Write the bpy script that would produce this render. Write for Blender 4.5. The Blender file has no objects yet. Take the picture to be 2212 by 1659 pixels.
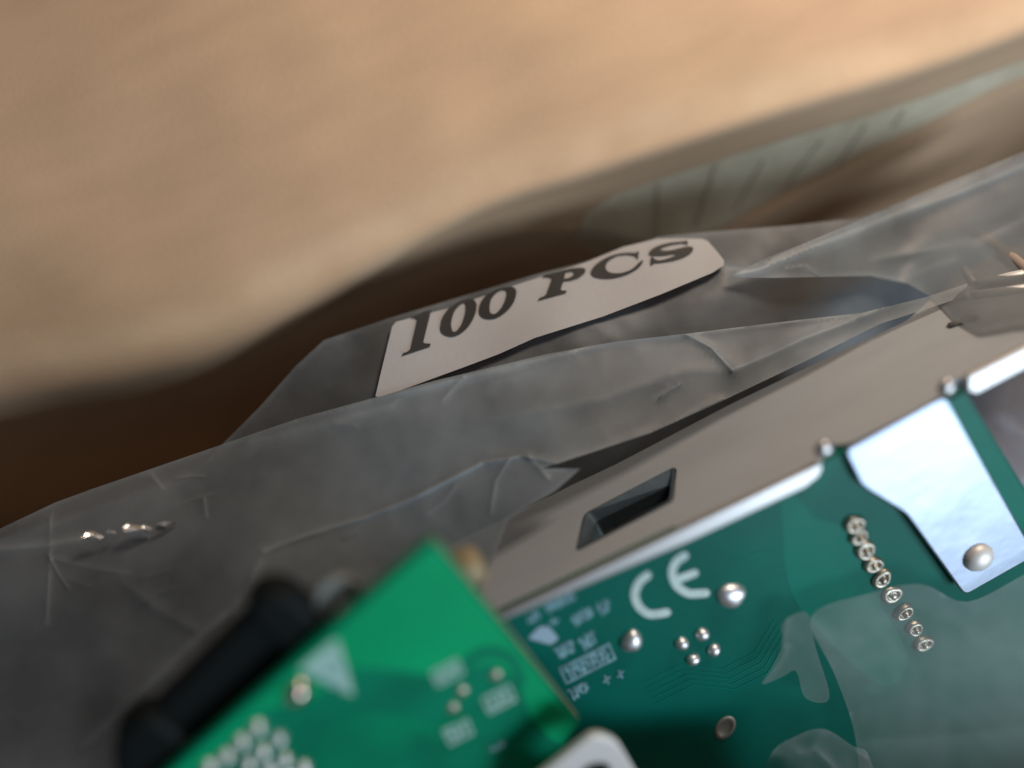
import bpy, bmesh, math, random
import numpy as np
from mathutils import Vector, Matrix, noise
from mathutils.bvhtree import BVHTree
from mathutils.geometry import delaunay_2d_cdt, tessellate_polygon
random.seed(7)
R = math.radians
SC = bpy.context.scene
COL = SC.collection

# ------------------------------------------------------------------ camera
PITCH, ROLL, HFOV = R(72), R(26.5), R(60)
CAM = Vector((0, 0, 0.24))
fw = Vector((0, math.cos(PITCH), -math.sin(PITCH)))
r0 = Vector((1, 0, 0)); u0 = Vector((0, math.sin(PITCH), math.cos(PITCH)))
RT = r0*math.cos(ROLL) - u0*math.sin(ROLL)
UP = u0*math.cos(ROLL) + r0*math.sin(ROLL)
cd = bpy.data.cameras.new('camera'); cam = bpy.data.objects.new('camera', cd); COL.objects.link(cam)
M = Matrix((RT, UP, -fw)).transposed().to_4x4(); M.translation = CAM
cam.matrix_world = M
cd.sensor_width = 36; cd.angle = HFOV
cd.clip_start = 0.005; cd.clip_end = 10
cd.dof.use_dof = True; cd.dof.focus_distance = 0.158; cd.dof.aperture_fstop = 2.45
SC.camera = cam

# ------------------------------------------------------------------ world and lamps
w = bpy.data.worlds.new('World'); SC.world = w; w.use_nodes = True
w.node_tree.nodes['Background'].inputs[0].default_value = (0.80, 0.88, 1.0, 1)
w.node_tree.nodes['Background'].inputs[1].default_value = 0.09

def lamp(name, loc, target, size, power, color, spread=180):
    l = bpy.data.lights.new(name, 'AREA'); l.shape = 'RECTANGLE'; l.size, l.size_y = size
    l.energy = power; l.color = color; l.spread = R(spread)
    o = bpy.data.objects.new(name, l); COL.objects.link(o)
    o.location = loc
    o.rotation_euler = (Vector(target) - Vector(loc)).to_track_quat('-Z', 'Y').to_euler()
    return o
lamp('ceiling_lamp', (0.23, 0.15, 0.31), (0.125, 0.145, 0.10), (0.09, 0.09), 0.44, (1.0, 0.81, 0.65), 108)
lamp('window_light', (0.36, -0.72, 0.33), (0.03, 0.02, 0.10), (0.42, 0.36), 6.3, (0.74, 0.87, 1.0))

SC.view_settings.view_transform = 'Standard'; SC.view_settings.look = 'None'
SC.view_settings.exposure = 0.0; SC.view_settings.gamma = 1.0
SC.view_settings.use_curve_mapping = False
SC.cycles.use_denoising = True
SC.cycles.max_bounces = 8; SC.cycles.diffuse_bounces = 2; SC.cycles.transparent_max_bounces = 24
SC.cycles.caustics_reflective = False; SC.cycles.caustics_refractive = False
SC.cycles.sample_clamp_indirect = 4.0

# ------------------------------------------------------------------ surveying helpers
FPX = 1106/math.tan(HFOV/2)
def ray(x, y): return fw + RT*((x-1106)/FPX) - UP*((y-829.5)/FPX)
def at(x, y, d): return CAM + ray(x, y)*d                  # point at a distance
def on(x, y, p0, n):                                       # point on a plane
    d = ray(x, y); return CAM + d*((p0-CAM).dot(n)/d.dot(n))
def cr(pts, k=6, closed=True):                             # smooth curve through points
    out = []; n = len(pts); P = [Vector(p) for p in pts]
    rng = n if closed else n-1
    for i in range(rng):
        a, b, c, d = (P[(i-1) % n] if closed or i else P[i]), P[i], P[(i+1) % n], (P[(i+2) % n] if closed or i+2 < n else P[(i+1) % n])
        for j in range(k):
            t = j/k
            out.append(0.5*((2*b)+(c-a)*t+(2*a-5*b+4*c-d)*t*t+(3*b-a-3*c+d)*t**3))
    if not closed: out.append(P[-1])
    return out
def rounded(pts, r, k=5):                                  # polygon with rounded corners (pixel units)
    out = []; n = len(pts)
    for i in range(n):
        a, b, c = Vector(pts[i-1]), Vector(pts[i]), Vector(pts[(i+1) % n])
        u, v = (a-b), (c-b); q = min(r, u.length*.45, v.length*.45)
        s, e = b+u.normalized()*q, b+v.normalized()*q
        for j in range(k+1):
            t = j/k; out.append((1-t)**2*s+2*t*(1-t)*b+t*t*e)
    return out
def polyline_d(x, y, pl):
    best = 1e9
    for (x0, y0), (x1, y1) in zip(pl, pl[1:]):
        dx, dy = x1-x0, y1-y0
        t = max(0, min(1, ((x-x0)*dx+(y-y0)*dy)/(dx*dx+dy*dy+1e-9)))
        best = min(best, math.hypot(x-x0-t*dx, y-y0-t*dy))
    return best
def inside(x, y, poly):
    c = False; j = len(poly)-1
    for i in range(len(poly)):
        xi, yi = poly[i][0], poly[i][1]; xj, yj = poly[j][0], poly[j][1]
        if (yi > y) != (yj > y) and x < (xj-xi)*(y-yi)/(yj-yi)+xi: c = not c
        j = i
    return c
def resample(poly, step, closed=True):
    out = []; n = len(poly)
    for i in range(n if closed else n-1):
        a, b = Vector(poly[i][:2]), Vector(poly[(i+1) % n][:2]); m = max(1, int((b-a).length/step))
        out += [a.lerp(b, j/m) for j in range(m)]
    if not closed: out.append(Vector(poly[-1][:2]))
    return out
def grid_fill(poly, step, lines=(), clear=()):
    """triangles filling a 2D outline, with extra vertices along lines"""
    b = resample(poly, step); n = len(b)
    V = [Vector(p) for p in b]; E = [(i, (i+1) % n) for i in range(n)]
    xs = [p.x for p in b]; ys = [p.y for p in b]
    for ln in lines:
        q = [p for p in resample(ln, step*.6, False) if inside(p.x, p.y, b)]
        V += q
    y = min(ys); row = 0
    while y < max(ys):
        x = min(xs)+(step/2 if row % 2 else 0)
        while x < max(xs):
            if inside(x, y, b) and not any(polyline_d(x, y, pl) < hw*2.4 for pl, hw in clear): V.append(Vector((x+random.uniform(-.2, .2)*step, y+random.uniform(-.2, .2)*step)))
            x += step
        y += step*.87; row += 1
    v, e, f, *_ = delaunay_2d_cdt(V, E, [], 1, 1e-4)
    return v, f
def tps(ctrl):
    """smooth sheet depth through control points (x, y, depth)"""
    P = np.array(ctrl, float); xy = P[:, :2]/1000; n = len(P)
    def U(r2): return np.where(r2 > 1e-12, r2*np.log(np.maximum(r2, 1e-12)), 0)
    K = U(((xy[:, None]-xy[None])**2).sum(-1))+np.eye(n)*1e-3
    Q = np.hstack([np.ones((n, 1)), xy]); A = np.zeros((n+3, n+3))
    A[:n, :n] = K; A[:n, n:] = Q; A[n:, :n] = Q.T
    s = np.linalg.solve(A, np.concatenate([P[:, 2], np.zeros(3)]))
    def f(x, y):
        p = np.array([x, y])/1000
        return float(s[:n] @ U(((xy-p)**2).sum(-1)) + s[n]+s[n+1]*p[0]+s[n+2]*p[1])
    return f

# ------------------------------------------------------------------ object helpers
def tag(o, label=None, cat=None, group=None, kind=None):
    for k, v in (('label', label), ('category', cat), ('group', group), ('kind', kind)):
        if v: o[k] = v
    return o
def empty(name, loc, label, cat, group=None):
    o = bpy.data.objects.new(name, None); COL.objects.link(o); o.location = loc; o.empty_display_size = .01
    return tag(o, label, cat, group)
def put(name, me, mat, parent=None, smooth=True):
    o = bpy.data.objects.new(name, me); COL.objects.link(o)
    if mat and not me.materials: me.materials.append(mat)
    if smooth:
        for p in me.polygons: p.use_smooth = True
    if parent:
        o.parent = parent
        o.matrix_parent_inverse = root_matrix(parent).inverted()
    return o
def root_matrix(o):
    m = Matrix.Translation(o.location) if o.type == 'EMPTY' else o.matrix_basis.copy()
    if o.parent: m = root_matrix(o.parent) @ o.matrix_parent_inverse @ m
    return m
def mesh(name, V, F):
    me = bpy.data.meshes.new(name); me.from_pydata([tuple(v) for v in V], [], [tuple(f) for f in F]); me.validate(); me.update()
    return me
def bevel(o, w, seg=2):
    m = o.modifiers.new('bevel', 'BEVEL'); m.width = w; m.segments = seg; m.limit_method = 'ANGLE'; m.angle_limit = R(35)
    return o
def solid(o, t, offset=-1):
    m = o.modifiers.new('thickness', 'SOLIDIFY'); m.thickness = t; m.offset = offset; return o
def slab(name, loops, nrm, thick, mat, parent, bev=0):
    """flat plate: loops = [outer, hole, ...] as world points on the front face; thickness goes back along -nrm"""
    L = [[Vector(p) for p in l] for l in loops]
    flat = [p for l in L for p in l]; n = len(flat)
    tri = tessellate_polygon(L)
    V = flat+[p-nrm*thick for p in flat]; F = []
    for a, b, c in tri:
        if (flat[b]-flat[a]).cross(flat[c]-flat[a]).dot(nrm) < 0: b, c = c, b
        F += [(a, b, c), (a+n, c+n, b+n)]
    k = 0
    for l in L:
        m = len(l)
        for i in range(m):
            F.append((k+i, k+(i+1) % m, k+(i+1) % m+n, k+i+n))
        k += m
    me = mesh(name, V, F)
    bm = bmesh.new(); bm.from_mesh(me); bmesh.ops.recalc_face_normals(bm, faces=bm.faces)
    bmesh.ops.dissolve_limit(bm, angle_limit=R(1), verts=bm.verts, edges=bm.edges)
    bm.to_mesh(me); bm.free()
    o = put(name, me, mat, parent, smooth=False)
    if bev: bevel(o, bev)
    return o
def flat_print(name, polys, p0, n, lift, mat, parent):
    """ink lying on a plane: several closed pixel outlines (each may be [outer, hole])"""
    V, F = [], []
    for p in polys:
        loops = p if isinstance(p[0][0], (list, tuple, Vector)) else [p]
        L = [[on(q[0], q[1], p0, n)+n*lift for q in l] for l in loops]
        flat = [q for l in L for q in l]; k = len(V); V += flat
        for a, b, c in tessellate_polygon(L):
            if (flat[b]-flat[a]).cross(flat[c]-flat[a]).dot(n) < 0: b, c = c, b
            F.append((a+k, b+k, c+k))
    return put(name, mesh(name, V, F), mat, parent, smooth=False)
def circle(x, y, rx, ry=None, rot=0, k=20):
    ry = ry or rx; c, s = math.cos(rot), math.sin(rot)
    return [Vector((x+rx*math.cos(a)*c-ry*math.sin(a)*s, y+rx*math.cos(a)*s+ry*math.sin(a)*c)) for a in [2*math.pi*i/k for i in range(k)]]
def stroke(pts, wd, k=5):
    """pixel outline of a stroke with round ends"""
    P = [Vector(p) for p in pts]; L, Rr = [], []
    for i, p in enumerate(P):
        t = (P[min(i+1, len(P)-1)]-P[max(i-1, 0)]).normalized(); nn = Vector((-t.y, t.x))
        L.append(p+nn*wd); Rr.append(p-nn*wd)
    def cap(c, a0, rev):
        return [c+Vector((math.cos(a0+math.pi*j/k), math.sin(a0+math.pi*j/k)))*wd for j in range(1, k)]
    e = (P[-1]-P[-2]).normalized(); s = (P[1]-P[0]).normalized()
    ce = [P[-1]+Vector((e.x*math.sin(math.pi*j/k)-e.y*math.cos(math.pi*j/k), e.y*math.sin(math.pi*j/k)+e.x*math.cos(math.pi*j/k)))*wd for j in range(1, k)]
    cs = [P[0]+Vector((-s.x*math.sin(math.pi*j/k)+s.y*math.cos(math.pi*j/k), -s.y*math.sin(math.pi*j/k)-s.x*math.cos(math.pi*j/k)))*wd for j in range(1, k)]
    return L+ce+Rr[::-1]+cs
def tube(name, pts, rad, mat, parent, k=10):
    V, F = [], []
    for i, p in enumerate(pts):
        t = (pts[min(i+1, len(pts)-1)]-pts[max(i-1, 0)]).normalized()
        a = t.orthogonal().normalized(); b = t.cross(a)
        for j in range(k):
            q = 2*math.pi*j/k; V.append(p+(a*math.cos(q)+b*math.sin(q))*rad)
        if i:
            for j in range(k):
                F.append(((i-1)*k+j, (i-1)*k+(j+1) % k, i*k+(j+1) % k, i*k+j))
    F += [tuple(range(k))[::-1], tuple(range(len(V)-k, len(V)))]
    return put(name, mesh(name, V, F), mat, parent)
_domes = {}
def dome_mesh(key, prof, k=18, wob=0.0, seed=0):
    """turned profile (r, h) in mm"""
    if key in _domes: return _domes[key]
    rnd = random.Random(seed); ph = [rnd.uniform(0, 6) for _ in range(3)]
    V, F = [], []
    for i, (r, h) in enumerate(prof):
        for j in range(k):
            a = 2*math.pi*j/k; q = r*(1+wob*(math.sin(2*a+ph[0])+.6*math.sin(3*a+ph[1])))
            V.append((q*math.cos(a)*1e-3, q*math.sin(a)*1e-3, h*1e-3))
        if i:
            for j in range(k): F.append(((i-1)*k+j, (i-1)*k+(j+1) % k, i*k+(j+1) % k, i*k+j))
    F.append(tuple(range(len(V)-k, len(V))))
    _domes[key] = mesh(key, V, F); return _domes[key]
def place(name, me, mat, parent, p, n, spin=0, scale=(1, 1, 1)):
    o = put(name, me, mat, parent)
    q = n.to_track_quat('Z', 'Y').to_matrix().to_4x4()
    o.matrix_basis = Matrix.Translation(p) @ q @ Matrix.Rotation(spin, 4, 'Z') @ Matrix.Diagonal((*scale, 1))
    return o

# ------------------------------------------------------------------ materials
def mat(name, col, rough=.5, metal=0, spec=.5, coat=0, noise_scale=None, noise_amt=.15, bump=0, bump_scale=800, col2=None, stretch=None):
    m = bpy.data.materials.new(name); m.use_nodes = True; nt = m.node_tree; N = nt.nodes; L = nt.links
    b = N['Principled BSDF']
    b.inputs['Base Color'].default_value = (*col, 1); b.inputs['Roughness'].default_value = rough
    b.inputs['Metallic'].default_value = metal; b.inputs['Specular IOR Level'].default_value = spec
    b.inputs['Coat Weight'].default_value = coat; b.inputs['Coat Roughness'].default_value = .15
    tc = N.new('ShaderNodeNewGeometry'); src = tc.outputs['Position']
    if stretch:
        mp = N.new('ShaderNodeMapping'); mp.inputs['Scale'].default_value = stretch; mp.inputs['Rotation'].default_value = (0, 0, R(8))
        L.new(src, mp.inputs['Vector']); src = mp.outputs['Vector']
    if noise_scale:
        nz = N.new('ShaderNodeTexNoise'); nz.inputs['Scale'].default_value = noise_scale; nz.inputs['Detail'].default_value = 5
        L.new(src, nz.inputs['Vector'])
        mx = N.new('ShaderNodeMix'); mx.data_type = 'RGBA'
        c2 = col2 or tuple(c*(1-noise_amt*2) for c in col)
        mx.inputs[6].default_value = (*c2, 1); mx.inputs[7].default_value = (*col, 1)
        cr_ = N.new('ShaderNodeMapRange'); cr_.inputs[1].default_value = .3; cr_.inputs[2].default_value = .7
        L.new(nz.outputs['Fac'], cr_.inputs[0]); L.new(cr_.outputs[0], mx.inputs[0]); L.new(mx.outputs[2], b.inputs['Base Color'])
    if bump:
        nb = N.new('ShaderNodeTexNoise'); nb.inputs['Scale'].default_value = bump_scale; nb.inputs['Detail'].default_value = 4
        L.new(src, nb.inputs['Vector'])
        bp = N.new('ShaderNodeBump'); bp.inputs['Strength'].default_value = bump; bp.inputs['Distance'].default_value = .0004
        L.new(nb.outputs['Fac'], bp.inputs['Height']); L.new(bp.outputs['Normal'], b.inputs['Normal'])
    return m
def film_mat(name, tint=(.5, .49, .48), haze_col=(.50, .58, .63), base=.31, gain=.36, rough=.5, wrinkle=.025, sheen=.035):
    """thin plastic: see-through with a milky veil (whiter along creases, read from the mesh) and a glossy skin"""
    m = bpy.data.materials.new(name); m.use_nodes = True; nt = m.node_tree; N = nt.nodes; L = nt.links
    N.remove(N['Principled BSDF']); out = N['Material Output']
    tr = N.new('ShaderNodeBsdfTransparent'); tr.inputs[0].default_value = (*tint, 1)
    df = N.new('ShaderNodeBsdfDiffuse'); df.inputs[0].default_value = (*haze_col, 1)
    tl = N.new('ShaderNodeBsdfTranslucent'); tl.inputs[0].default_value = (*haze_col, 1)
    gl = N.new('ShaderNodeBsdfGlossy'); gl.inputs['Roughness'].default_value = rough
    geo = N.new('ShaderNodeNewGeometry')
    nz = N.new('ShaderNodeTexNoise'); nz.inputs['Scale'].default_value = 130; nz.inputs['Detail'].default_value = 4; nz.inputs['Distortion'].default_value = .6
    L.new(geo.outputs['Position'], nz.inputs['Vector'])
    bp = N.new('ShaderNodeBump'); bp.inputs['Strength'].default_value = wrinkle; bp.inputs['Distance'].default_value = .002
    L.new(nz.outputs['Fac'], bp.inputs['Height'])
    for s in (gl,): L.new(bp.outputs['Normal'], s.inputs['Normal'])
    at_ = N.new('ShaderNodeAttribute'); at_.attribute_name = 'crease'
    ma = N.new('ShaderNodeMath'); ma.operation = 'MULTIPLY_ADD'; ma.use_clamp = True
    L.new(at_.outputs['Fac'], ma.inputs[0]); ma.inputs[1].default_value = gain; ma.inputs[2].default_value = base
    nz2 = N.new('ShaderNodeTexNoise'); nz2.inputs['Scale'].default_value = 60; nz2.inputs['Detail'].default_value = 6
    L.new(geo.outputs['Position'], nz2.inputs['Vector'])
    mr = N.new('ShaderNodeMapRange'); mr.inputs[1].default_value = .3; mr.inputs[2].default_value = .7; mr.inputs[3].default_value = .6; mr.inputs[4].default_value = 1.4
    L.new(nz2.outputs['Fac'], mr.inputs[0])
    mm = N.new('ShaderNodeMath'); mm.operation = 'MULTIPLY'; mm.use_clamp = True
    L.new(ma.outputs[0], mm.inputs[0]); L.new(mr.outputs[0], mm.inputs[1])
    dm = N.new('ShaderNodeMixShader'); dm.inputs[0].default_value = .35; L.new(df.outputs[0], dm.inputs[1]); L.new(tl.outputs[0], dm.inputs[2])
    m1 = N.new('ShaderNodeMixShader'); L.new(mm.outputs[0], m1.inputs[0]); L.new(tr.outputs[0], m1.inputs[1]); L.new(dm.outputs[0], m1.inputs[2])
    lw = N.new('ShaderNodeLayerWeight'); lw.inputs[0].default_value = .5; L.new(bp.outputs['Normal'], lw.inputs['Normal'])
    pw_ = N.new('ShaderNodeMath'); pw_.operation = 'POWER'; L.new(lw.outputs['Facing'], pw_.inputs[0]); pw_.inputs[1].default_value = 4
    fr = N.new('ShaderNodeMath'); fr.operation = 'MULTIPLY_ADD'; L.new(pw_.outputs[0], fr.inputs[0]); fr.inputs[1].default_value = .7; fr.inputs[2].default_value = sheen
    m2 = N.new('ShaderNodeMixShader'); L.new(fr.outputs[0], m2.inputs[0]); L.new(m1.outputs[0], m2.inputs[1]); L.new(gl.outputs[0], m2.inputs[2])
    L.new(m2.outputs[0], out.inputs['Surface'])
    return m

CARD = mat('cardboard', (.52, .355, .225), .85, spec=.2, noise_scale=45, noise_amt=.05, bump=.25, bump_scale=900, stretch=(1, 3, 3))
def add_wear(m, col):
    nt = m.node_tree; N = nt.nodes; L = nt.links; b = N['Principled BSDF']; src = b.inputs['Base Color'].links[0].from_socket
    a = N.new('ShaderNodeAttribute'); a.attribute_name = 'wear'; g = N.new('ShaderNodeNewGeometry')
    n = N.new('ShaderNodeTexNoise'); n.inputs['Scale'].default_value = 70; n.inputs['Detail'].default_value = 3; L.new(g.outputs['Position'], n.inputs['Vector'])
    mr = N.new('ShaderNodeMapRange'); mr.inputs[1].default_value = .3; mr.inputs[2].default_value = .65; mr.inputs[3].default_value = .35; mr.inputs[4].default_value = 1; L.new(n.outputs['Fac'], mr.inputs[0])
    mu = N.new('ShaderNodeMath'); mu.operation = 'MULTIPLY'; L.new(a.outputs['Fac'], mu.inputs[0]); L.new(mr.outputs[0], mu.inputs[1])
    mx = N.new('ShaderNodeMix'); mx.data_type = 'RGBA'; L.new(mu.outputs[0], mx.inputs[0]); L.new(src, mx.inputs[6]); mx.inputs[7].default_value = (*col, 1)
    L.new(mx.outputs[2], b.inputs['Base Color'])
add_wear(CARD, (.72, .56, .38))
PATCH_LINE = mat('patch_line', (.13, .125, .09), .6)  # dark lines drawn across the painted light patch
PAPER = mat('label_paper', (.40, .40, .405), .6, noise_scale=90, noise_amt=.03, bump=.12, bump_scale=700)
INK = mat('black_ink', (.018, .017, .015), .55)
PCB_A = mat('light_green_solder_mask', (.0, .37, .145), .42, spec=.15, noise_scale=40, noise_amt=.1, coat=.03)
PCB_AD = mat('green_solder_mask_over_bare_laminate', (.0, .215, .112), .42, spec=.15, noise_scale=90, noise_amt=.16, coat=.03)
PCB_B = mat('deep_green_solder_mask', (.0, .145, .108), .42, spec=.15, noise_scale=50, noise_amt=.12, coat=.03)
PCB_B2 = mat('paler_deep_green_solder_mask', (.0, .185, .132), .42, spec=.15, noise_scale=50, noise_amt=.1, coat=.03)
FR4 = mat('board_edge_laminate', (.24, .21, .12), .7, noise_scale=400)
SILK = mat('silkscreen_white', (.62, .78, .74), .6, noise_scale=600, noise_amt=.12)
SILKA = mat('silkscreen_pale_green', (.40, .64, .56), .6, noise_scale=500, noise_amt=.15)
SILKF = mat('silkscreen_faint', (.24, .48, .54), .6, noise_scale=700, noise_amt=.3)
STEEL = mat('brushed_steel', (.45, .485, .51), .5, metal=.3, noise_scale=40, noise_amt=.05, stretch=(1, 4, 4))
BRIGHT = mat('bright_steel', (.52, .52, .52), .4, metal=1, noise_scale=80, noise_amt=.05)
TABM = mat('zinc_plated_steel', (.36, .42, .52), .40, metal=1, noise_scale=60, noise_amt=.06, bump=.9, bump_scale=45)
SHELL = mat('connector_shell', (.24, .31, .36), .4, metal=.9, bump=.3, bump_scale=300)
BLACK = mat('black_plastic', (.004, .006, .006), .6, spec=.12, bump=.1, bump_scale=600)
SOLDER = mat('solder', (.84, .85, .87), .45, metal=1, bump=.15, bump_scale=900)
SOLDD = mat('dull_solder', (.50, .46, .38), .42, metal=1, bump=.3, bump_scale=1200)
COPPER = mat('copper_tone', (.42, .34, .29), .6, metal=.2)
CAPM = mat('tan_component', (.27, .21, .11), .5)
WHITEM = mat('pale_plated_steel', (.78, .77, .74), .5, metal=.35)
DARKM = mat('dark_recess', (.01, .011, .012), .6)
FILM = film_mat('clear_bag_film')
FILMB = film_mat('smoky_bag_film', tint=(.30, .29, .28), base=.22)
LIT_PATCH = film_mat('lit_patch_haze', tint=(.84, .85, .76), haze_col=(.80, .77, .60), base=.74, gain=0, rough=.4, wrinkle=.05)  # grey-green haze standing in for cool light on the cardboard
GLINT = film_mat('taut_glossy_film', tint=(.7, .7, .7), base=.1, gain=.2, rough=.2, wrinkle=.3, sheen=.65)
FILMC = film_mat('thin_clear_film', tint=(.86, .87, .86), base=.08, gain=.25, haze_col=(.62, .62, .58))

# ------------------------------------------------------------------ cardboard box: wall, rim fold, flap folded open
FOLD = [(-1000, 1050), (-500, 945), (-250, 895), (0, 848), (300, 798), (450, 758), (640, 672), (820, 582), (1060, 466), (1250, 405), (1420, 350), (1700, 262), (2000, 172), (2212, 95), (2500, -25), (2800, -155), (3200, -330)]
def band(x):                                                   # height in the picture of the bulging top of the wall
    xs = (-2000, 450, 640, 820, 1000, 1107, 1250, 1330, 1420, 1560, 1700, 1856, 2006, 2212, 3300)
    return float(np.interp(x, xs, (0, 0, 8, 18, 30, 42, 68, 115, 160, 168, 142, 118, 95, 72, 60)))
fold2 = cr([(a, b, 0) for a, b in FOLD], 8, False)
fold_pts = []
for v in fold2:
    d = .172 + .004*(v.x-1106)/1106
    fold_pts.append(at(v.x, v.y, d))
# steady the rim: keep it nearly level, as a box rim is
box = empty('cardboard_box', (0, .09, 0), 'open brown cardboard box with its flap folded outward above the bags', 'box')
FA = R(26)
FLOOR = -.045
def reach(e):                                                  # the flap bends over backwards away from the rim
    v = Vector((0, 0, 0)); n = 12
    for k in range(n):
        q = e*(k+.5)/n; a = FA-R(44)*min(1, q/.16); v += Vector((0, math.cos(a), math.sin(a)))*e/n
    return v
def profile(i, p):
    out = []
    U = Vector((0, math.cos(FA), math.sin(FA))); UN = Vector((0, -math.sin(FA), math.cos(FA)))
    x = fold2[i].x; bl = sum(band(x+o) for o in (-60, -30, 0, 30, 60))/5/6800; ramp = min(1, bl/.006)
    for s in [.24*(1-k/44)**1.4+.004 for k in range(45)]:
        e = max(0, s-.004)
        sag = .0035*math.sin(min(1, e/.2)*math.pi)*(.7+.5*noise.noise(Vector((p.x*9, s*9, 3))))
        wv = .0022*noise.noise(Vector((p.x*22, s*14, 1.3)))*min(1, e/.03)+.0006*noise.noise(Vector((p.x*60, s*50, 4)))*min(1, e/.006)
        out.append((p+U*.004+reach(e)+UN*(sag+wv), .5*math.exp(-((e-.002)/.0045)**2)))
    rr = .0035+.007*max(0, min(1, (900-x)/700)); c = p+U*.004-UN*rr; tilt = R(24)*ramp               # rounded rim, then the top of the wall
    a1 = math.pi/2+FA-0 if ramp == 0 else math.pi/2+FA-tilt*0
    a1 = math.pi-(math.pi/2-FA)-tilt
    for k in range(1, 9):
        t = a1*k/8; out.append((c+UN*rr*math.cos(t)-U*rr*math.sin(t), .28*(1-k/8)))
    b = out[-1][0]; D = Vector((0, -math.sin(tilt), -math.cos(tilt))); wid = bl+.0008
    for k in range(1, 7): out.append((b+D*wid*k/6, 0))
    ns = len(out); b = out[-1][0]
    for k in range(1, 6):
        t = tilt*k/5*1.25; out.append((out[-1][0]+Vector((0, -math.sin(tilt-t), -math.cos(tilt-t)))*.0012, 0))
    b = out[-1][0]
    for s in (.004, .009, .015, .025, .04, .06, .085, 1):
        z = b.z-s if s < 1 else FLOOR
        out.append((Vector((b.x, b.y+.0015*noise.noise(Vector((p.x*30, s*40, 7))), max(z, FLOOR))), 0))
    WEAR.append([w_ for q, w_ in out])
    return [q for q, w_ in out], ns
WEAR = []
rows = []
for i, p in enumerate(fold_pts):
    pr, nsplit = profile(i, p); rows.append(pr)
nr = len(rows[0])
def strip(a, b):
    V, F = [], []
    for r in rows: V += r[a:b]
    k = b-a
    for i in range(len(rows)-1):
        for j in range(k-1): F.append((i*k+j, i*k+j+1, (i+1)*k+j+1, (i+1)*k+j))
    return V, F
V, F = strip(0, nsplit)
flap = put('flap', mesh('flap', V, F), CARD, box)
wa = flap.data.attributes.new('wear', 'FLOAT', 'POINT'); wa.data.foreach_set('value', [w_ for r in WEAR for w_ in r[:nsplit]])
flap['label'] = 'brown flap folded outward at the rim'
V2, F2 = strip(nsplit-1, nr)
wall = put('inner_wall', mesh('inner_wall', V2, F2), CARD, box)
Vall, Fall = strip(0, nr)
BOXT = BVHTree.FromPolygons([tuple(v) for v in Vall], Fall)
slab('bottom_panel', [[Vector((x, y, FLOOR)) for x, y in ((-.22, -.14), (.22, -.14), (.22, .24), (-.22, .24))]], Vector((0, 0, 1)), .004, CARD, box)
slab('side_wall', [[Vector(p) for p in ((.172, -.13, FLOOR), (.172, .06, FLOOR), (.172, .06, .082), (.172, -.13, .082))]], Vector((-1, 0, 0)), .004, CARD, box)
slab('side_wall', [[Vector(p) for p in ((-.172, -.13, FLOOR), (-.172, .20, FLOOR), (-.172, .20, .075), (-.172, -.13, .082))]], Vector((1, 0, 0)), .004, CARD, box)
slab('front_shade_wall', [[Vector(p) for p in ((-.172, -.13, FLOOR), (.172, -.13, FLOOR), (.172, -.13, .060), (.085, -.13, .064), (.045, -.13, .118), (-.172, -.13, .118))]], Vector((0, 1, 0)), .004, CARD, box)  # unseen; raised, with a slanted end, to shade the wall and lower board

def hit(tree, x, y, lift):
    d = ray(x, y).normalized(); loc, n, i, q = tree.ray_cast(CAM, d)
    if loc is None: return None
    if n.dot(d) > 0: n = -n
    return loc+n*lift
def drape(name, tree, outline, step, lift, m, parent, lines=()):
    v, f = grid_fill(outline, step, lines)
    P = [hit(tree, p.x, p.y, lift) for p in v]
    ok = [q is not None for q in P]
    F = [t for t in f if all(ok[i] for i in t)]
    return put(name, mesh(name, [q or CAM for q in P], F), m, parent)
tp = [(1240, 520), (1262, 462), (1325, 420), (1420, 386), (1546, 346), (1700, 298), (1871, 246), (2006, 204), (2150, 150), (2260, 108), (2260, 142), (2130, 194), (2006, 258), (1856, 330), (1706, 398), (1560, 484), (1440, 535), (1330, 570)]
t_ = drape('lit_patch', BOXT, tp, 14, .0003, LIT_PATCH, box); t_['label'] = 'grey-green painted light patch crossed by dark slanting lines under the rim'  # patch of cool light under the rim, put in as a hazy sheet
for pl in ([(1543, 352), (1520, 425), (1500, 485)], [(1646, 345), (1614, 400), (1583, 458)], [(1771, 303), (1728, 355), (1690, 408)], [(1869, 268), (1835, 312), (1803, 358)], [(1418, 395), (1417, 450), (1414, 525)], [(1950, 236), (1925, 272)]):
    drape('patch_line', BOXT, stroke(pl, 1.3), 5, .00045, PATCH_LINE, t_)

# ------------------------------------------------------------------ frames of the cards
LEAN = R(44)
NB = Vector((0, -math.cos(LEAN), math.sin(LEAN)))      # faces the viewer (solder side)
WB = Vector((0, math.sin(LEAN), math.cos(LEAN)))       # up along the card, bracket face
B0 = at(1480, 1140, .140)
def pb(x, y, lift=0): return on(x, y, B0+NB*lift, NB)
def pw(x, y, lift=0): return on(x, y, B0, WB)+WB*lift

# ------------------------------------------------------------------ right card: deep green, steel bracket, CE mark
card = empty('expansion_card', pb(1500, 1650), 'dark green circuit card with CE mark and grey steel bracket', 'circuit card')
bo = [(960, 1385), (1110, 1316), (1770, 1004), (2086, 846), (2450, 1440), (2450, 1900), (960, 1900)]
board = slab('board', [[pb(*p) for p in bo]], NB, .0016, PCB_B, card)
flat_print('pour_and_light_zone', [cr([(1690, 1060), (1735, 1090), (1760, 1120), (1815, 1135), (1845, 1190), (1900, 1300), (1960, 1420), (1900, 1480), (1745, 1335), (1700, 1250), (1690, 1150)], 5)], B0, NB, .00005, PCB_B2, board)  # brighter zone painted in where light falls on the board
flat_print('pour_and_light_zone', [[(2046, 872), (2082, 852), (2440, 1440), (2380, 1440)]], B0, NB, .00005, PCB_B2, board)
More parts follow.
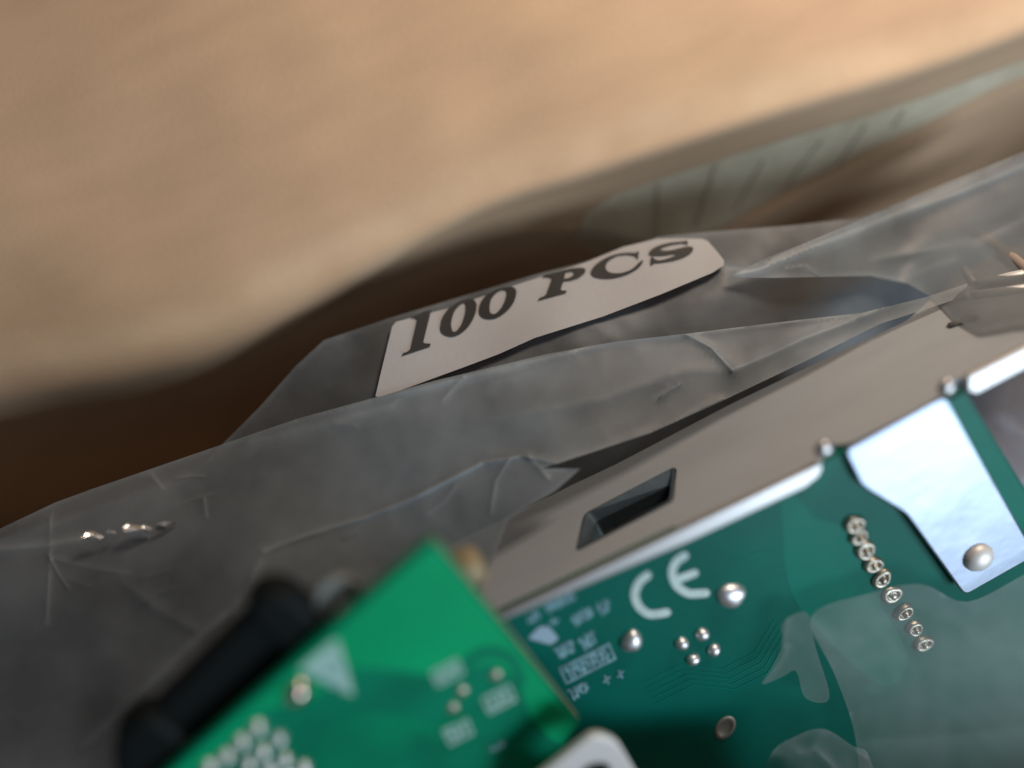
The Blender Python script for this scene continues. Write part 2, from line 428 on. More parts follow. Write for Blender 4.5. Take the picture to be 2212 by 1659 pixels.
# bracket plate with the port opening
plate_o = [(940, 1395), (1110, 1314), (1480, 1140), (1768, 1002), (1790, 962), (1835, 958), (2040, 852), (2060, 815), (2095, 818), (2300, 712), (2320, 470), (2140, 552), (2060, 600), (1960, 692), (1830, 752), (1580, 872), (1330, 1003), (1040, 1140), (900, 1205)]
port = [(1244, 1192), (1262, 1112), (1462, 1008), (1455, 1082)]
port_r = rounded(port, 10, 3)
plate = slab('bracket', [[pw(*p) for p in rounded(plate_o, 14, 3)], [pw(*p) for p in port_r]], WB, .0010, STEEL, card, .0002)
plate['label'] = 'grey steel bracket with a slanted port opening'
# flange: the bright lower lip of the bracket, lying on the board
fl = [(960, 1388), (1150, 1297), (1480, 1142), (1740, 1018), (1768, 1003), (1780, 1008), (1770, 1030), (1740, 1054), (1480, 1176), (1300, 1252), (1150, 1316), (960, 1397)]
slab('flange', [[pb(*p, .0016) for p in fl]], NB, .0013, BRIGHT, plate, .0003)
fl2 = [(2092, 816), (2300, 712), (2300, 752), (2110, 852), (2092, 846)]
slab('flange', [[pb(*p, .0016) for p in fl2]], NB, .0013, BRIGHT, plate, .0003)
for x, y in ((1778, 968), (2043, 835)):
    place('bend_relief', dome_mesh('relief', [(1.5, 0), (1.5, .5), (1.1, 1.0), (.4, 1.2)], 14), BRIGHT, plate, pb(x, y, .0012), NB)
# folded tab with its rivet, bent along a line
to = rounded([(1826, 975), (2043, 857), (2238, 1200), (2084, 1287), (2010, 1184), (1958, 1110), (1862, 1050)], 14, 4)
LT_ = R(45.0); NT = Vector((0, -math.cos(LT_), math.sin(LT_))); T0 = pb(1930, 915, .0018)
tab = slab('tab', [[on(p.x, p.y, T0, NT) for p in to]], NT, .0010, TABM, plate, .0003)
tab['label'] = 'bright folded tab riveted to the card'
HN = NB
place('rivet', dome_mesh('rivet', [(2.7, 0), (2.7, .5), (2.2, 1.2), (1.3, 1.7), (.4, 1.85)], 24), WHITEM, plate, on(2112, 1203, T0, NT), NT)
# port shell, recessed through the opening
cx = sum(p[0] for p in port)/4; cy = sum(p[1] for p in port)/4
def shrink(pl, k): return [Vector((cx+(p[0]-cx)*k, cy+(p[1]-cy)*k)) for p in pl]
def inner(kx, ky, ox, oy): return [Vector((cx+(p[0]-cx)*kx+ox, cy+(p[1]-cy)*ky+oy)) for p in port_r]
loops = [[pw(p.x, p.y, .0003) for p in shrink(port_r, .985)], [pw(p.x, p.y, .0003) for p in shrink(port_r, .93)], [pw(p.x, p.y, -.0016) for p in inner(.90, .84, 7, 3)], [pw(p.x, p.y, -.0080) for p in inner(.88, .82, 7, 3)]]
V, F = [], []
for l in loops: V += l
n_ = len(port_r)
for i in range(3):
    for j in range(n_): F.append((i*n_+j, i*n_+(j+1) % n_, (i+1)*n_+(j+1) % n_, (i+1)*n_+j))
F.append(tuple(range(3*n_, 4*n_)))
sh = put('port', mesh('port', V, F), SHELL, card, smooth=False); sh['label'] = 'metal port shell with a dark tongue'
tg = inner(.62, .46, 16, 8)
slab('tongue', [[pw(p.x, p.y, -.0022) for p in tg]], WB, .005, BLACK, sh, .0002)
# CE mark
ce = [stroke(cr([(1398, 1242), (1380, 1258), (1371, 1285), (1382, 1312), (1405, 1326), (1440, 1322)], 6, False), 9),
      stroke(cr([(1478, 1200), (1461, 1212), (1452, 1236), (1462, 1264), (1488, 1281), (1524, 1280)], 6, False), 9),
      stroke([(1460, 1252), (1478, 1245), (1500, 1237)], 8.5)]
mk = flat_print('printed_mark', ce[:2], B0, NB, .00012, SILK, card); mk['label'] = 'printed pale letters CE'
flat_print('printed_mark', ce[2:], B0, NB, .00016, SILK, card)
# smeared small print on the left of the board
def smear(x, y, wd, ht, n, frame=False):
    out = []; ex = Vector((.89, -.45)); ey = Vector((.42, .9)); c = Vector((x, y))
    if frame:
        for a, b in (((-.5, -.5), (.5, -.5)), ((.5, -.5), (.5, .5)), ((.5, .5), (-.5, .5)), ((-.5, .5), (-.5, -.5))):
            out.append(stroke([c+ex*wd*a[0]+ey*ht*a[1], c+ex*wd*b[0]+ey*ht*b[1]], 2.6, 3))
    for i in range(n):
        u = (i+.5)/n-.5; p = c+ex*wd*u*.86
        h = ht*.42
        out.append(stroke([p-ey*h*random.uniform(.7, 1), p+ey*h*random.uniform(.6, 1)], 2.4, 3))
        out.append(stroke([p+ey*h*random.uniform(-.9, .9)-ex*wd/n*.42, p+ey*h*random.uniform(-.9, .9)+ex*wd/n*.42], 2.4, 3))
        if i % 2: out.append(stroke([p+ey*h*.8-ex*wd/n*.4, p-ey*h*.6+ex*wd/n*.45], 2.2, 3))
    return out
sm = []
for i, a in enumerate([(1209, 1301, 83, 26, 7), (1152, 1333, 34, 24, 3), (1196, 1341, 22, 20, 1), (1257, 1332, 54, 30, 4), (1303, 1312, 34, 34, 2), (1221, 1404, 48, 34, 4), (1270, 1384, 44, 40, 3), (1269, 1433, 118, 36, 9, True), (1310, 1467, 18, 24, 1), (1340, 1456, 18, 24, 1), (1250, 1492, 50, 30, 4)]):
    flat_print('small_print', [q for q in smear(*a)][:1], B0, NB, .0001+.00001*i, SILKF, card)
    for k, q in enumerate(smear(*a)[1:]):
        sm.append(q)
V, F = [], []
for k, q in enumerate(sm):
    L = [pb(p.x, p.y, .0001+.0000015*k) for p in q]; b = len(V); V += L
    for t in tessellate_polygon([L]): F.append(tuple(i+b for i in t))
tag(put('small_print', mesh('small_print', V, F), SILKF, card, smooth=False), kind='stuff')
flat_print('small_print', [rounded([(1140, 1378), (1165, 1352), (1185, 1352), (1207, 1378), (1190, 1392)], 6)], B0, NB, .00013, mat('silkscreen_bluish', (.33, .46, .56), .6), card)
# thin tracks under the solder mask
def tracks(nm, lines, plane, m, parent, lift=.00007):
    V, F = [], []
    for k, (pl, wd) in enumerate(lines):
        L = [plane(p.x, p.y, lift+.0000012*k) for p in stroke(pl, wd, 3)]; b = len(V); V += L
        for t in tessellate_polygon([L]): F.append(tuple(q+b for q in t))
    tag(put(nm, mesh(nm, V, F), m, parent, smooth=False), kind='stuff')
trk = []
for k in range(5):
    trk.append(([(x+7*k, y+11*k) for x, y in ((1390, 1476), (1470, 1436), (1560, 1446), (1630, 1410), (1672, 1340))], 1.3))
for k in range(4):
    trk.append(([(x+12*k, y-3*k) for x, y in ((1545, 1150), (1580, 1215), (1640, 1195), (1668, 1240))], 1.2))
tracks('tracks', trk, pb, PCB_B2, board)
# solder joints
JM = dome_mesh('joint', [(2.1, 0), (2.05, .5), (1.85, 1.0), (1.5, 1.45), (1.0, 1.75), (.5, 1.88), (.12, 1.92)], 24, .11, 3)
JS = dome_mesh('small_joint', [(1.05, 0), (1.0, .3), (.85, .6), (.6, .82), (.3, .92), (.08, .94)], 18, .05, 5)
for x, y, s in ((1578, 1284, 1.25), (1363, 1382, 1.0)):
    place('solder_joint', JM, SOLDER, card, pb(x, y), NB, random.random()*6, (s*.8, s*1.1, .85))
for x, y in ((1516, 1368), (1541, 1402), (1496, 1422), (1472, 1388)):
    place('solder_joint', JS, SOLDER, card, pb(x, y), NB, random.random()*6, (1.15, 1.15, 1.3))
RING = dome_mesh('ring_joint', [(1.75, 0), (1.7, .5), (1.35, .95), (.95, .85), (.75, .35), (.55, .3), (.5, 1.3), (.2, 1.5)], 20, .07, 9)
for i, (x, y) in enumerate([(1843, 1130), (1852, 1156), (1866, 1186), (1884, 1217), (1903, 1249), (1926, 1284), (1950, 1320), (1973, 1355), (1993, 1388)]):
    place('pin_joint', RING, SOLDD if i not in (2, 3) else SOLDER, card, pb(x, y), NB, i*1.3, (random.uniform(.9, 1.12), 1.1*random.uniform(.88, 1.1), random.uniform(.7, 1.2)))
place('plated_hole', dome_mesh('plated', [(2.9, 0), (2.8, .12), (1.9, .14), (1.8, .05), (.3, .04)], 24), mat('tarnished_pad', (.30, .27, .23), .5, metal=.5), card, pb(1566, 1572), NB, R(60), (1, .72, 1))

# ------------------------------------------------------------------ left card: bright green, black connector
A0 = at(940, 1165, .119)
LA = R(42)
NA = Vector((.06, -math.cos(LA), math.sin(LA))).normalized()
def pa(x, y, lift=0): return on(x, y, A0+NA*lift, NA)
cl = empty('expansion_card', pa(800, 1660), 'bright green circuit card with warning triangle and black connector behind it', 'circuit card')
ao = [(940, 1163), (1256, 1560), (1200, 1640), (1120, 1760), (1120, 2100), (-60, 2100), (250, 1772), (380, 1656)]
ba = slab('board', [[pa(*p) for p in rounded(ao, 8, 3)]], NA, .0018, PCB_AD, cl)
ba.data.materials.append(FR4)
for p in ba.data.polygons:
    if abs(p.normal.dot(NA)) < .5 and p.normal.x > .5: p.material_index = 1
flat_print('pour_and_light_zone', [rounded([(938, 1172), (1246, 1560), (1210, 1612), (1150, 1560), (1120, 1470), (1060, 1430), (955, 1462), (860, 1448), (760, 1440), (690, 1500), (560, 1540), (430, 1655), (380, 1690), (350, 1690), (390, 1658)], 14, 4)], A0, NA, .00006, PCB_A, ba)
flat_print('pour_and_light_zone', [cr([(700, 1585), (790, 1540), (900, 1560), (860, 1640), (760, 1690), (690, 1650)], 5)], A0, NA, .00006, mat('green_mask_over_thin_copper', (.0, .25, .12), .42, spec=.15, noise_scale=60), ba)
flat_print('pour_and_light_zone', [stroke(cr([(1000, 1440), (1030, 1415), (1065, 1408), (1105, 1425), (1125, 1470)], 5, False), 11)], A0, NA, .00009, PCB_AD, ba)
tracks('tracks', [([(x+5*k, y+10*k) for x, y in ((800, 1585), (880, 1545), (940, 1570), (1010, 1540))], 1.3) for k in range(4)], pa, PCB_A, ba, .00012)
# warning triangle with a hand
tri = rounded([(728, 1376), (643, 1446), (766, 1504)], 14, 4)
hole1 = stroke([(664, 1453), (700, 1468), (742, 1487)], 2.6)
hole2 = stroke(cr([(700, 1440), (712, 1425), (728, 1432), (738, 1452)], 4, False), 3)
wt = flat_print('warning_triangle', [tri], A0, NA, .00012, SILKA, cl); wt['label'] = 'printed pale warning triangle'
flat_print('hand_symbol', [hole1, hole2, stroke(cr([(690, 1452), (705, 1448), (722, 1456)], 4, False), 2.2)], A0, NA, .00018, SILKF, wt)
z7 = lambda x, y: (x*.5208+164.6, y*.5208+1097)
for (x, y, a, b) in ((1540, 685, 66, 32), (1755, 795, 70, 36), (1585, 930, 62, 36), (1745, 990, 44, 16)):
    c = z7(x, y); q = smear(c[0], c[1], a*.9, b*.95, 3 if a > 50 else 2, a > 50)
    V, F = [], []
    for k, st in enumerate(q):
        L = [pa(p.x, p.y, .00012+.000003*k) for p in st]; n0 = len(V); V += L
        for t in tessellate_polygon([L]): F.append(tuple(m+n0 for m in t))
    put('small_print', mesh('small_print', V, F), SILKA if y < 960 else SILKF, cl, smooth=False)
PD = dome_mesh('via', [(.95, 0), (.85, .2), (.4, .3)], 14)
for x, y in ((1740, 695), (1600, 760), (1562, 830)):
    p = z7(x, y); place('via', PD, SOLDD, cl, pa(*p), NA)
PJ = dome_mesh('pin_end', [(1.1, 0), (1.0, .5), (.75, 1.0), (.3, 1.25)], 16, .05, 2)
for x, y in ((750, 905), (685, 965), (620, 1025), (550, 1068), (838, 950), (773, 1005), (712, 1060), (862, 1040), (945, 1072), (800, 1080), (885, 1115)):
    p = z7(x, y); place('pin_joint', PJ, SOLDER, cl, pa(*p), NA, random.random()*6)
place('solder_joint', dome_mesh('mound', [(1.9, 0), (1.75, .6), (1.2, 1.3), (.4, 1.7)], 20, .06, 8), mat('coppery_solder', (.74, .60, .52), .2, metal=1), cl, pa(642, 1492), NA, .4, (1.05, .9, 1))
# black connector behind the top edge
def ext(pl, back0, thick, m, nm, parent, bev=.0008, r=10):
    return slab(nm, [[pa(p[0], p[1], -back0) for p in rounded(pl, r, 4)]], NA, thick, m, parent, bev)
con = ext([(330, 1545), (530, 1345), (640, 1330), (720, 1400), (740, 1450), (440, 1740), (320, 1740)], .0035, .004, BLACK, 'connector', cl)
con['label'] = 'long black plastic connector with rounded ends'
ext([(528, 1345), (540, 1300), (590, 1280), (640, 1288), (705, 1350), (730, 1400), (660, 1460), (570, 1380)], .0022, .0055, BLACK, 'end_lobe', con, .0014, 36)
ext([(240, 1650), (250, 1590), (305, 1555), (350, 1555), (410, 1600), (480, 1670), (430, 1790), (280, 1790)], .0022, .0055, BLACK, 'end_lobe', con, .0014, 36)
# bracket eye and tan component peeping out behind the board
slab('bracket_eye', [[pa(p.x, p.y, -.004) for p in circle(735, 1300, 56, 50, R(-30), 28)], [pa(p.x, p.y, -.004) for p in circle(744, 1312, 17, 10, R(-35), 16)]], NA, .001, mat('dull_grey_steel', (.33, .34, .32), .5, metal=.7), cl, .0002)
place('tan_component', dome_mesh('tan', [(2.4, -2.5), (2.4, 1.2), (1.9, 1.7), (.6, 1.8)], 18), CAPM, cl, pa(1012, 1232, -.005), NA)

# ------------------------------------------------------------------ white tab with a hole in front
W0 = pb(1290, 1600, .016)
def pwt(p): return on(p[0], p[1], W0, NB)
wb = slab('mounting_bracket', [[pwt(p) for p in rounded([(1150, 1690), (1283, 1586), (1332, 1600), (1392, 1700), (1500, 1715), (1780, 1690), (1840, 1950), (1250, 1950), (1120, 1800)], 22, 5)],  # the plate beyond the tab is unseen, added to shade the dark green card
                              [pwt(p) for p in circle(1282, 1680, 42, 28, R(-30), 24)]], NB, .0012, WHITEM, None, .0003)
tag(wb, 'pale metal bracket tab with a dark round hole beside the bright green card', 'bracket')

# ------------------------------------------------------------------ plastic bags
def film(name, outline, ctrl, creases, m, parent, step=13, amp=.0009, ns=150, seed=0, edge=(3.2, .35), thick=0):
    """a wrinkled sheet: ctrl gives its depth, creases = (polyline, half width px, ridge height m, whitening)"""
    f = tps(ctrl); lines = []
    for pl, hw, h, wh in creases:
        P = resample(pl, 12, False)
        for k in (-2, -1, -.45, 0, .45, 1, 2):
            q = []
            for i, p in enumerate(P):
                t = (P[min(i+1, len(P)-1)]-P[max(i-1, 0)]).normalized(); q.append(p+Vector((-t.y, t.x))*hw*k)
            lines.append(q)
    v, fc = grid_fill(outline, step, lines, [(c[0], c[1]) for c in creases])
    V, W = [], []
    ol = list(outline)+[outline[0]]
    for p in v:
        d = f(p.x, p.y); wt = 0
        nz = noise.noise(Vector((p.x/ns, p.y/ns, seed)))
        nz2 = abs(noise.noise(Vector((p.x/ns*2.3, p.y/ns*2.3, seed+9))))
        d -= amp*(nz+.7*(.3-nz2))
        for pl, hw, h, wh in creases:
            q = polyline_d(p.x, p.y, pl)
            if q < hw*4:
                g = math.exp(-(q/hw)**1.4); d -= h*.42*g; wt = max(wt, wh*g)
        q = polyline_d(p.x, p.y, ol)
        wt = max(wt, edge[1]*math.exp(-(q/(edge[0]*2.2))**2))
        V.append(at(p.x, p.y, d)); W.append(wt)
    me = mesh(name, V, fc)
    a = me.attributes.new('crease', 'FLOAT', 'POINT'); a.data.foreach_set('value', W)
    o = put(name, me, m, parent)
    if thick: solid(o, thick, 0)
    return o

# rear bag, carrying the paper label
bag1 = empty('plastic_bag', at(1100, 900, .19), 'clear plastic bag carrying the 100 PCS label along the box wall', 'plastic bag')
lab_ctrl = [(815, 857, .1575), (845, 690, .1645), (1040, 795, .1585), (1000, 650, .166), (1300, 690, .1600), (1300, 560, .1675), (1560, 585, .1625), (1420, 515, .1685), (1540, 515, .1680), (1200, 720, .1590)]
rear = [(380, 1060), (480, 960), (560, 880), (640, 790), (700, 735), (845, 686), (1000, 640), (1150, 595), (1300, 556), (1420, 512), (1540, 500), (1700, 488), (1860, 470), (2000, 420), (2250, 330), (2300, 760), (1700, 1000), (1000, 1220), (600, 1260)]
film('rear_film', rear, [(x, y, d+.0012) for x, y, d in lab_ctrl]+[(400, 1050, .160), (640, 800, .165), (1860, 475, .172), (2240, 350, .176), (2280, 740, .180), (1700, 980, .174), (1000, 1200, .162), (600, 1240, .158)],
     [([(1562, 575), (1640, 590), (1700, 600)], 9, .0008, .5)], FILMB, bag1, amp=.0006, seed=2)
lf = tps(lab_ctrl)
z5 = lambda x, y: (x*.4216+713.1, y*.4216+438.8)
lab_o = [z5(*p) for p in [(232, 990), (262, 860), (318, 632), (338, 608), (600, 540), (960, 416), (1300, 307), (1500, 225), (1680, 182), (1830, 181), (1905, 182), (1935, 194), (1985, 250), (2018, 292), (2018, 318), (1960, 356), (1700, 465), (1400, 580), (1050, 690), (860, 775), (700, 835), (400, 945), (258, 994)]]
lv, lfc = grid_fill(lab_o, 12)
LV = [at(p.x, p.y, lf(p.x, p.y)-.0008) for p in lv]
lme = mesh('paper_label', LV, lfc); label = put('paper_label', lme, PAPER, bag1)
label['label'] = 'white paper label printed 100 PCS in heavy serif letters'
LT = BVHTree.FromPolygons([tuple(q) for q in LV], lfc)
def letter(nm, outer, inner=None, k=3, hard=()):
    o = [z5(*p) for p in outer]; loops = [o]
    V, F = [], []
    L2 = [[Vector((*p[:2], 0)) for p in o]]
    if inner: L2.append([Vector((*z5(*p), 0)) for p in inner])
    flat = [p for l in L2 for p in l]
    P = [hit(LT, p.x, p.y, .0003) for p in flat]
    return flat, P, L2
def glyph(nm, outer, inner=None):
    """a letter as a fine sheet lying on the curved paper"""
    o = [z5(*p[:2]) for p in outer]; i_ = [z5(*p[:2]) for p in inner] if inner else None
    b = resample(o, 4); V2d = list(b); n = len(b); E = [(j, (j+1) % n) for j in range(n)]
    if i_:
        c = resample(i_, 4); m = len(c); E += [(n+j, n+(j+1) % m) for j in range(m)]; V2d += c
    x0, x1 = min(p.x for p in b), max(p.x for p in b); y0, y1 = min(p.y for p in b), max(p.y for p in b)
    y = y0
    while y < y1:
        x = x0
        while x < x1:
            if inside(x, y, b) and not (i_ and inside(x, y, i_)): V2d.append(Vector((x, y)))
            x += 6
        y += 6
    v, e, f, *_ = delaunay_2d_cdt(V2d, E, [], 1, 1e-4)
    F = []
    for t in f:
        cxx = sum(v[k].x for k in t)/3; cyy = sum(v[k].y for k in t)/3
        if inside(cxx, cyy, b) and not (i_ and inside(cxx, cyy, i_)): F.append(t)
    P = [hit(LT, p.x, p.y, .00022) or at(p.x, p.y, lf(p.x, p.y)-.0011) for p in v]
    put(nm, mesh(nm, P, F), INK, label)
C = lambda pts, k=4: cr(pts, k)
glyph('printed_letter', [(366, 786), (374, 772), (396, 764), (412, 750), (446, 600), (436, 592), (414, 592), (416, 584), (440, 574), (487, 553), (520, 547), (478, 716), (488, 722), (516, 722), (513, 737)])
glyph('printed_letter', C([(565, 640), (575, 590), (610, 540), (660, 505), (715, 491), (747, 508), (750, 550), (728, 608), (690, 655), (640, 684), (595, 682), (570, 664)]), C([(624, 648), (622, 610), (640, 555), (672, 520), (692, 516), (694, 556), (677, 615), (652, 654), (634, 662)]))
glyph('printed_letter', C([(763, 555), (773, 510), (805, 470), (860, 440), (915, 430), (949, 440), (955, 470), (937, 520), (895, 565), (845, 593), (795, 594), (770, 578)]), C([(818, 545), (825, 500), (850, 465), (882, 448), (904, 455), (900, 490), (880, 535), (850, 568), (826, 568)]))
glyph('printed_letter', [(1064, 503), (1073, 489), (1096, 480), (1108, 468), (1136, 390), (1124, 383), (1088, 383), (1090, 374), (1130, 365), (1200, 346), (1240, 337), (1290, 333), (1310, 341), (1307, 360), (1275, 386), (1232, 400), (1196, 404), (1182, 446), (1190, 451), (1212, 450), (1210, 463)], [(1206, 360), (1236, 352), (1250, 358), (1242, 376), (1222, 387), (1200, 391)])
glyph('printed_letter', C([(1582, 249), (1580, 270), (1577, 290), (1560, 274), (1520, 268), (1468, 275), (1425, 302), (1412, 335), (1432, 358), (1482, 362), (1540, 345), (1580, 310), (1599, 296), (1603, 306), (1580, 335), (1530, 365), (1460, 386), (1390, 389), (1345, 376), (1337, 350), (1365, 315), (1420, 280), (1480, 262), (1535, 257), (1562, 258)], 3))
glyph('printed_letter', C([(1828, 195), (1831, 217), (1812, 210), (1770, 214), (1720, 225), (1694, 238), (1703, 246), (1750, 244), (1800, 232), (1840, 225), (1860, 235), (1850, 258), (1810, 282), (1750, 300), (1690, 309), (1662, 312), (1644, 323), (1641, 300), (1648, 276), (1664, 290), (1685, 296), (1722, 289), (1762, 274), (1772, 266), (1755, 264), (1710, 272), (1662, 273), (1634, 266), (1642, 245), (1680, 222), (1740, 206), (1790, 201), (1812, 198)], 3))

# front film between the label and the bracket, falling left over the box edge
bag2 = empty('plastic_bag', at(500, 1300, .17), 'wrinkled grey see-through bag with sparkling folds around the bright green card', 'plastic bag')
front = [(-80, 1175), (0, 1142), (120, 1085), (200, 1056), (340, 1008), (480, 960), (640, 905), (812, 858), (940, 822), (1042, 798), (1180, 765), (1330, 738), (1481, 721), (1700, 694), (1860, 676), (2000, 642), (2090, 612), (2085, 640), (1900, 700), (1740, 780), (1560, 866), (1400, 938), (1170, 1012), (1255, 1012), (1200, 1060), (1100, 1120), (1050, 1250), (1000, 1400), (700, 1500), (600, 1800), (-80, 1800)]
fc_ctrl = [(-80, 1180, .158), (200, 1060, .160), (480, 965, .1585), (815, 862, .1565), (1042, 800, .1575), (1330, 735, .1590), (1580, 800, .1575), (1860, 680, .1585), (2050, 625, .159), (1740, 765, .157), (1480, 880, .155), (1200, 1040, .149), (800, 1000, .152), (600, 1180, .146), (300, 1250, .148), (1000, 1350, .146), (300, 1600, .142), (0, 1600, .146), (650, 1500, .140), (-80, 1750, .144)]
fr_ = random.Random(12); fine = []
for _ in range(16):
    x, y = fr_.uniform(60, 1500), fr_.uniform(800, 1350); a = fr_.gauss(-.38, .55); l = fr_.uniform(25, 110); b_ = fr_.uniform(-.4, .4)
    pl = [(x, y), (x+l*.5*math.cos(a), y+l*.5*math.sin(a)), (x+l*.5*(math.cos(a)+math.cos(a+b_)), y+l*.5*(math.sin(a)+math.sin(a+b_)))]
    if all(inside(q[0], q[1], front) for q in pl): fine.append((pl, fr_.uniform(3, 6), fr_.uniform(.0003, .0007), fr_.uniform(.06, .22)))
film('front_film', front, fc_ctrl, [
    ([(570, 1192), (640, 1165), (790, 1118), (900, 1072), (1040, 1000), (1130, 985), (1260, 1012)], 5, .0012, .5),
    ([(570, 1192), (540, 1255), (500, 1320), (440, 1370), (300, 1505), (190, 1610)], 9, .0016, .42),
    ([(480, 962), (640, 908), (812, 862), (1000, 815), (1200, 768), (1330, 735), (1480, 722)], 9, .001, .55),
    ([(540, 955), (700, 915), (850, 875)], 16, .0008, .5),
    ([(1487, 724), (1535, 750), (1582, 800)], 6, .0011, .7),
    ([(1582, 800), (1650, 772), (1740, 730), (1850, 690), (1950, 645), (2060, 600)], 10, .001, .6),
    ([(1481, 724), (1700, 697), (1860, 679)], 7, .0005, .25),
    ([(1560, 862), (1400, 934), (1172, 1010)], 6, .0005, .3),
    ([(1060, 905), (1300, 860), (1480, 800), (1580, 800)], 22, .001, .12),
    ([(-80, 1185), (0, 1186), (100, 1178), (170, 1165)], 11, .0012, .75),
    ([(108, 1120), (107, 1210), (100, 1340)], 5, .0006, .25),
    ([(110, 1205), (200, 1228), (280, 1240)], 7, .0006, .2),
    ([(1140, 985), (1180, 1030)], 5, .0006, .35), ([(1100, 990), (1070, 1040), (1060, 1100)], 5, .0006, .3),
    ([(440, 1075), (445, 1115)], 4, .0005, .45), ([(330, 1030), (350, 1055)], 5, .0004, .3),
    ([(260, 1250), (330, 1310), (420, 1360)], 14, .0008, .14),
    ([(1060, 830), (1160, 800), (1240, 770)], 14, .0006, .2), ([(960, 860), (1000, 815)], 6, .0005, .3),
]+fine, FILM, bag2, step=11, amp=.00042, ns=210, seed=5)
# tight glinting crumples
for i, (x, y, s, lp) in enumerate(((202, 1156, 15, 0), (240, 1150, 9, 0), (297, 1146, 27, 0), (318, 1140, 9, 0), (357, 1136, 20, 1), (186, 1161, 9, 0))):
    g = at(x, y, .1505); L_ = Vector((0.23, 0.15, 0.31)) if lp == 0 else Vector((0.36, -0.72, 0.42))
    h = ((CAM-g).normalized()+(L_-g).normalized()).normalized()
    u = h.cross(UP).normalized(); u = (RT-h*RT.dot(h)).normalized(); v_ = h.cross(u); k_ = .155/FPX
    V, F = [g+h*s*k_*.16], []
    for k in range(8):
        a = 2*math.pi*k/8; rr = s*k_*random.uniform(.8, 1.2)
        V.append(g+u*rr*1.2*math.cos(a)+v_*rr*.5*math.sin(a)+h*random.uniform(-.1, .1)*s*k_)
        F.append((0, 1+k, 1+(k+1) % 8))
    me = mesh('crumple', V, F); me.materials.append(GLINT)
    a = me.attributes.new('crease', 'FLOAT', 'POINT'); a.data.foreach_set('value', [.2]*len(me.vertices))
    put('crumple', me, GLINT, bag2, smooth=False)

# right bag: the folded hem at the top right and the film over the dark green card
bag3 = empty('plastic_bag', at(1900, 1100, .18), 'clear bag with a pale folded hem wrapping the dark green card', 'plastic bag')
hem = [(1570, 598), (1660, 556), (1800, 500), (2000, 415), (2280, 300), (2300, 690), (2200, 700), (2120, 718), (2060, 690), (2010, 640), (1960, 612), (1880, 596), (1780, 598), (1690, 600), (1620, 600)]
film('hem_film', hem, [(1600, 600, .1605), (1800, 505, .165), (2250, 320, .168), (1750, 640, .1605)]+[(x, y, (pw(x, y, .0045)-CAM).dot(fw)) for x, y in ((2280, 690), (2120, 680), (2060, 630), (2200, 560), (2280, 560), (1960, 610))],
     [([(1590, 592), (1640, 582), (1760, 535), (1900, 480), (2080, 412), (2280, 330)], 11, .0018, .9),
      ([(1660, 562), (1800, 503), (2000, 418), (2280, 303)], 6, .001, .4),
      ([(1700, 580), (1742, 576), (1768, 594)], 5, .0004, .4),
      ([(1980, 590), (2060, 560)], 9, .0006, .3), ([(1900, 560), (2100, 520), (2250, 450)], 12, .0012, .3)], FILM, bag3, amp=.0003, ns=240, seed=11)
big = cr([(1752, 1332), (1876, 1282), (1990, 1262), (2090, 1300), (2225, 1235), (2360, 1180), (2360, 1800), (1860, 1800), (1856, 1660), (1840, 1560), (1800, 1450)], 5)
pbd = lambda x, y, l: (pb(x, y, l)-CAM).dot(fw)
film('card_film', big, [(x, y, pbd(x, y, l)) for x, y, l in [(1748, 1322, .004), (1876, 1276, .004), (1950, 1200, .005), (2060, 1290, .005), (2300, 1180, .005), (2300, 1780, .006), (1870, 1780, .006), (1810, 1480, .005), (2050, 1500, .005)]],
     [([(1748, 1322), (1876, 1276)], 7, .0005, .15),
      ([(1856, 1596), (2000, 1590), (2300, 1560)], 20, -.001, .0)], FILMC, bag3, amp=.0005, seed=21, edge=(2, .08))
refl_patch = [(1646, 1478), (1670, 1440), (1690, 1390), (1692, 1344), (1742, 1324), (1762, 1400), (1792, 1508), (1740, 1508), (1720, 1450), (1690, 1462)]  # hazy piece shaped as the reflection seen over the card
refl_patch = cr(refl_patch, 5)
film('card_film', refl_patch, [(x, y, pbd(x, y, .004)) for x, y in ((1646, 1478), (1692, 1344), (1742, 1324), (1792, 1508), (1740, 1508))], [([(1650, 1475), (1680, 1440), (1700, 1400)], 7, .0006, .5), ([(1700, 1340), (1690, 1400)], 6, .0004, .3)], FILMC, bag3, amp=.0003, seed=4, edge=(2, .1), step=9)
lump = [(1640, 1800), (1660, 1640), (1720, 1590), (1780, 1575), (1840, 1610), (1880, 1640), (1890, 1800)]
lump = cr(lump, 5)
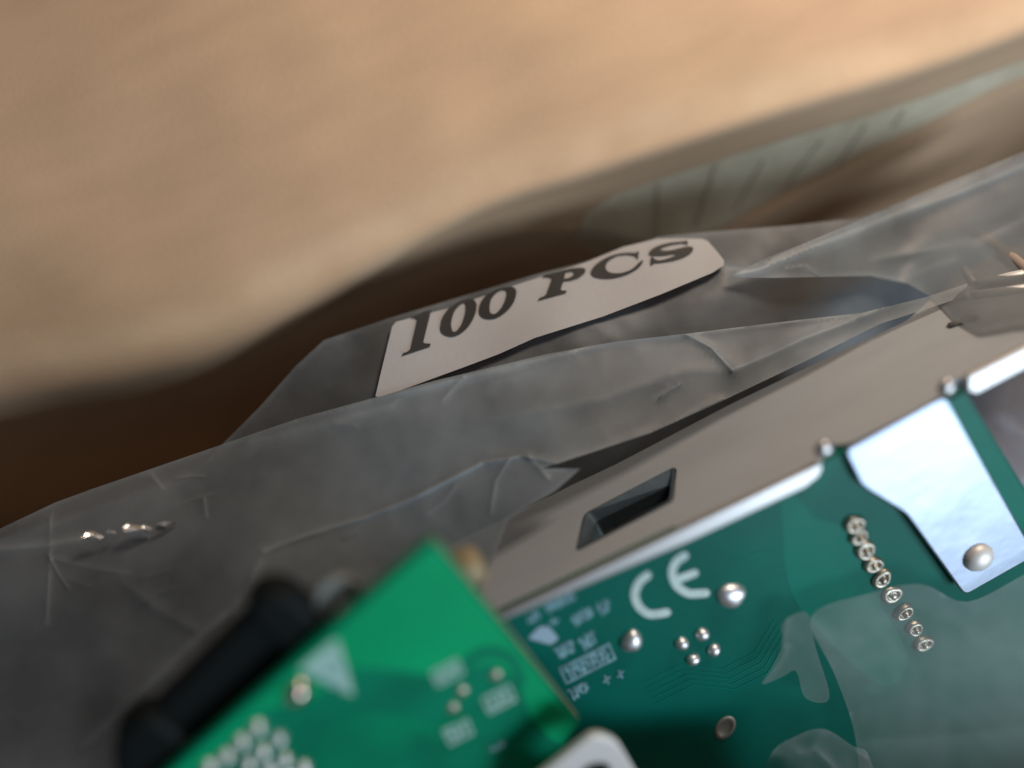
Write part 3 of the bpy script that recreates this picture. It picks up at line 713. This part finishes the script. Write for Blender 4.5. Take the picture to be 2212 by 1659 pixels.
film('card_film', lump, [(x, y, pbd(x, y, .010)) for x, y in ((1640, 1800), (1660, 1640), (1780, 1580), (1870, 1640), (1890, 1800))], [([(1700, 1640), (1760, 1620), (1800, 1660)], 10, .001, .4), ([(1850, 1625), (1870, 1640)], 6, .001, .5)], FILMC, bag3, amp=.0012, seed=31, ns=110, step=9)

under = [(-150, 1190), (0, 1165), (480, 1000), (900, 880), (1500, 740), (2000, 560), (2400, 420), (2400, 1900), (-150, 1900)]
bag4 = empty('plastic_bag', at(1300, 1300, .2), 'dark smoky bag lying beneath the cards', 'plastic bag')
film('film', under, [(-150, 1200, .176), (480, 1000, .182), (1500, 760, .192), (2380, 440, .192), (600, 1500, .175), (-150, 1880, .172)]+[(x, y, pbd(x, y, -.015)) for x, y in ((1400, 1350), (2150, 1000), (2380, 1150), (2380, 1880), (1300, 1880), (1900, 1500))], [([(2130, 1000), (2170, 1060), (2240, 1020)], 14, .002, .3), ([(2160, 900), (2240, 960)], 12, .002, .25)], film_mat('dark_smoky_film', tint=(.10, .095, .09), haze_col=(.33, .34, .39), base=.5, gain=.8, rough=.6), bag4, step=26, amp=.002, seed=41)

# ------------------------------------------------------------------ small metal bits under the hem
mc = empty('metal_connector', pw(2140, 630), 'small silver connector rails showing through the bag above the bracket', 'connector')
def bar(nm, a, b, lift, r, m, parent): return tube(nm, [pw(*a, lift), pw((a[0]+b[0])/2, (a[1]+b[1])/2, lift), pw(*b, lift)], r, m, parent)
bar('rail', (2082, 580), (2104, 614), .0003, .0006, WHITEM, mc); bar('rail', (2112, 618), (2260, 588), .0004, .0010, WHITEM, mc)
bar('rail', (2098, 642), (2260, 622), .0004, .0008, WHITEM, mc); bar('slot', (2114, 632), (2260, 607), .0002, .0008, DARKM, mc)
place('end_knob', dome_mesh('knob', [(1.0, 0), (1.0, .5), (.6, .9), (.2, 1)], 14), WHITEM, mc, pw(2094, 642, .0), WB)
bar('spring', (2050, 706), (2112, 686), .0, .0007, mat('dull_dark_steel', (.22, .215, .21), .6, metal=.3), mc)
wr = tube('copper_wire', [pw(x, y, .0008) for x, y in ((2108, 512), (2135, 525), (2175, 555), (2220, 592), (2290, 660))], .0010, COPPER, None)
tag(wr, 'copper-coloured wire slanting behind the silver rails at the picture edge', 'wire')
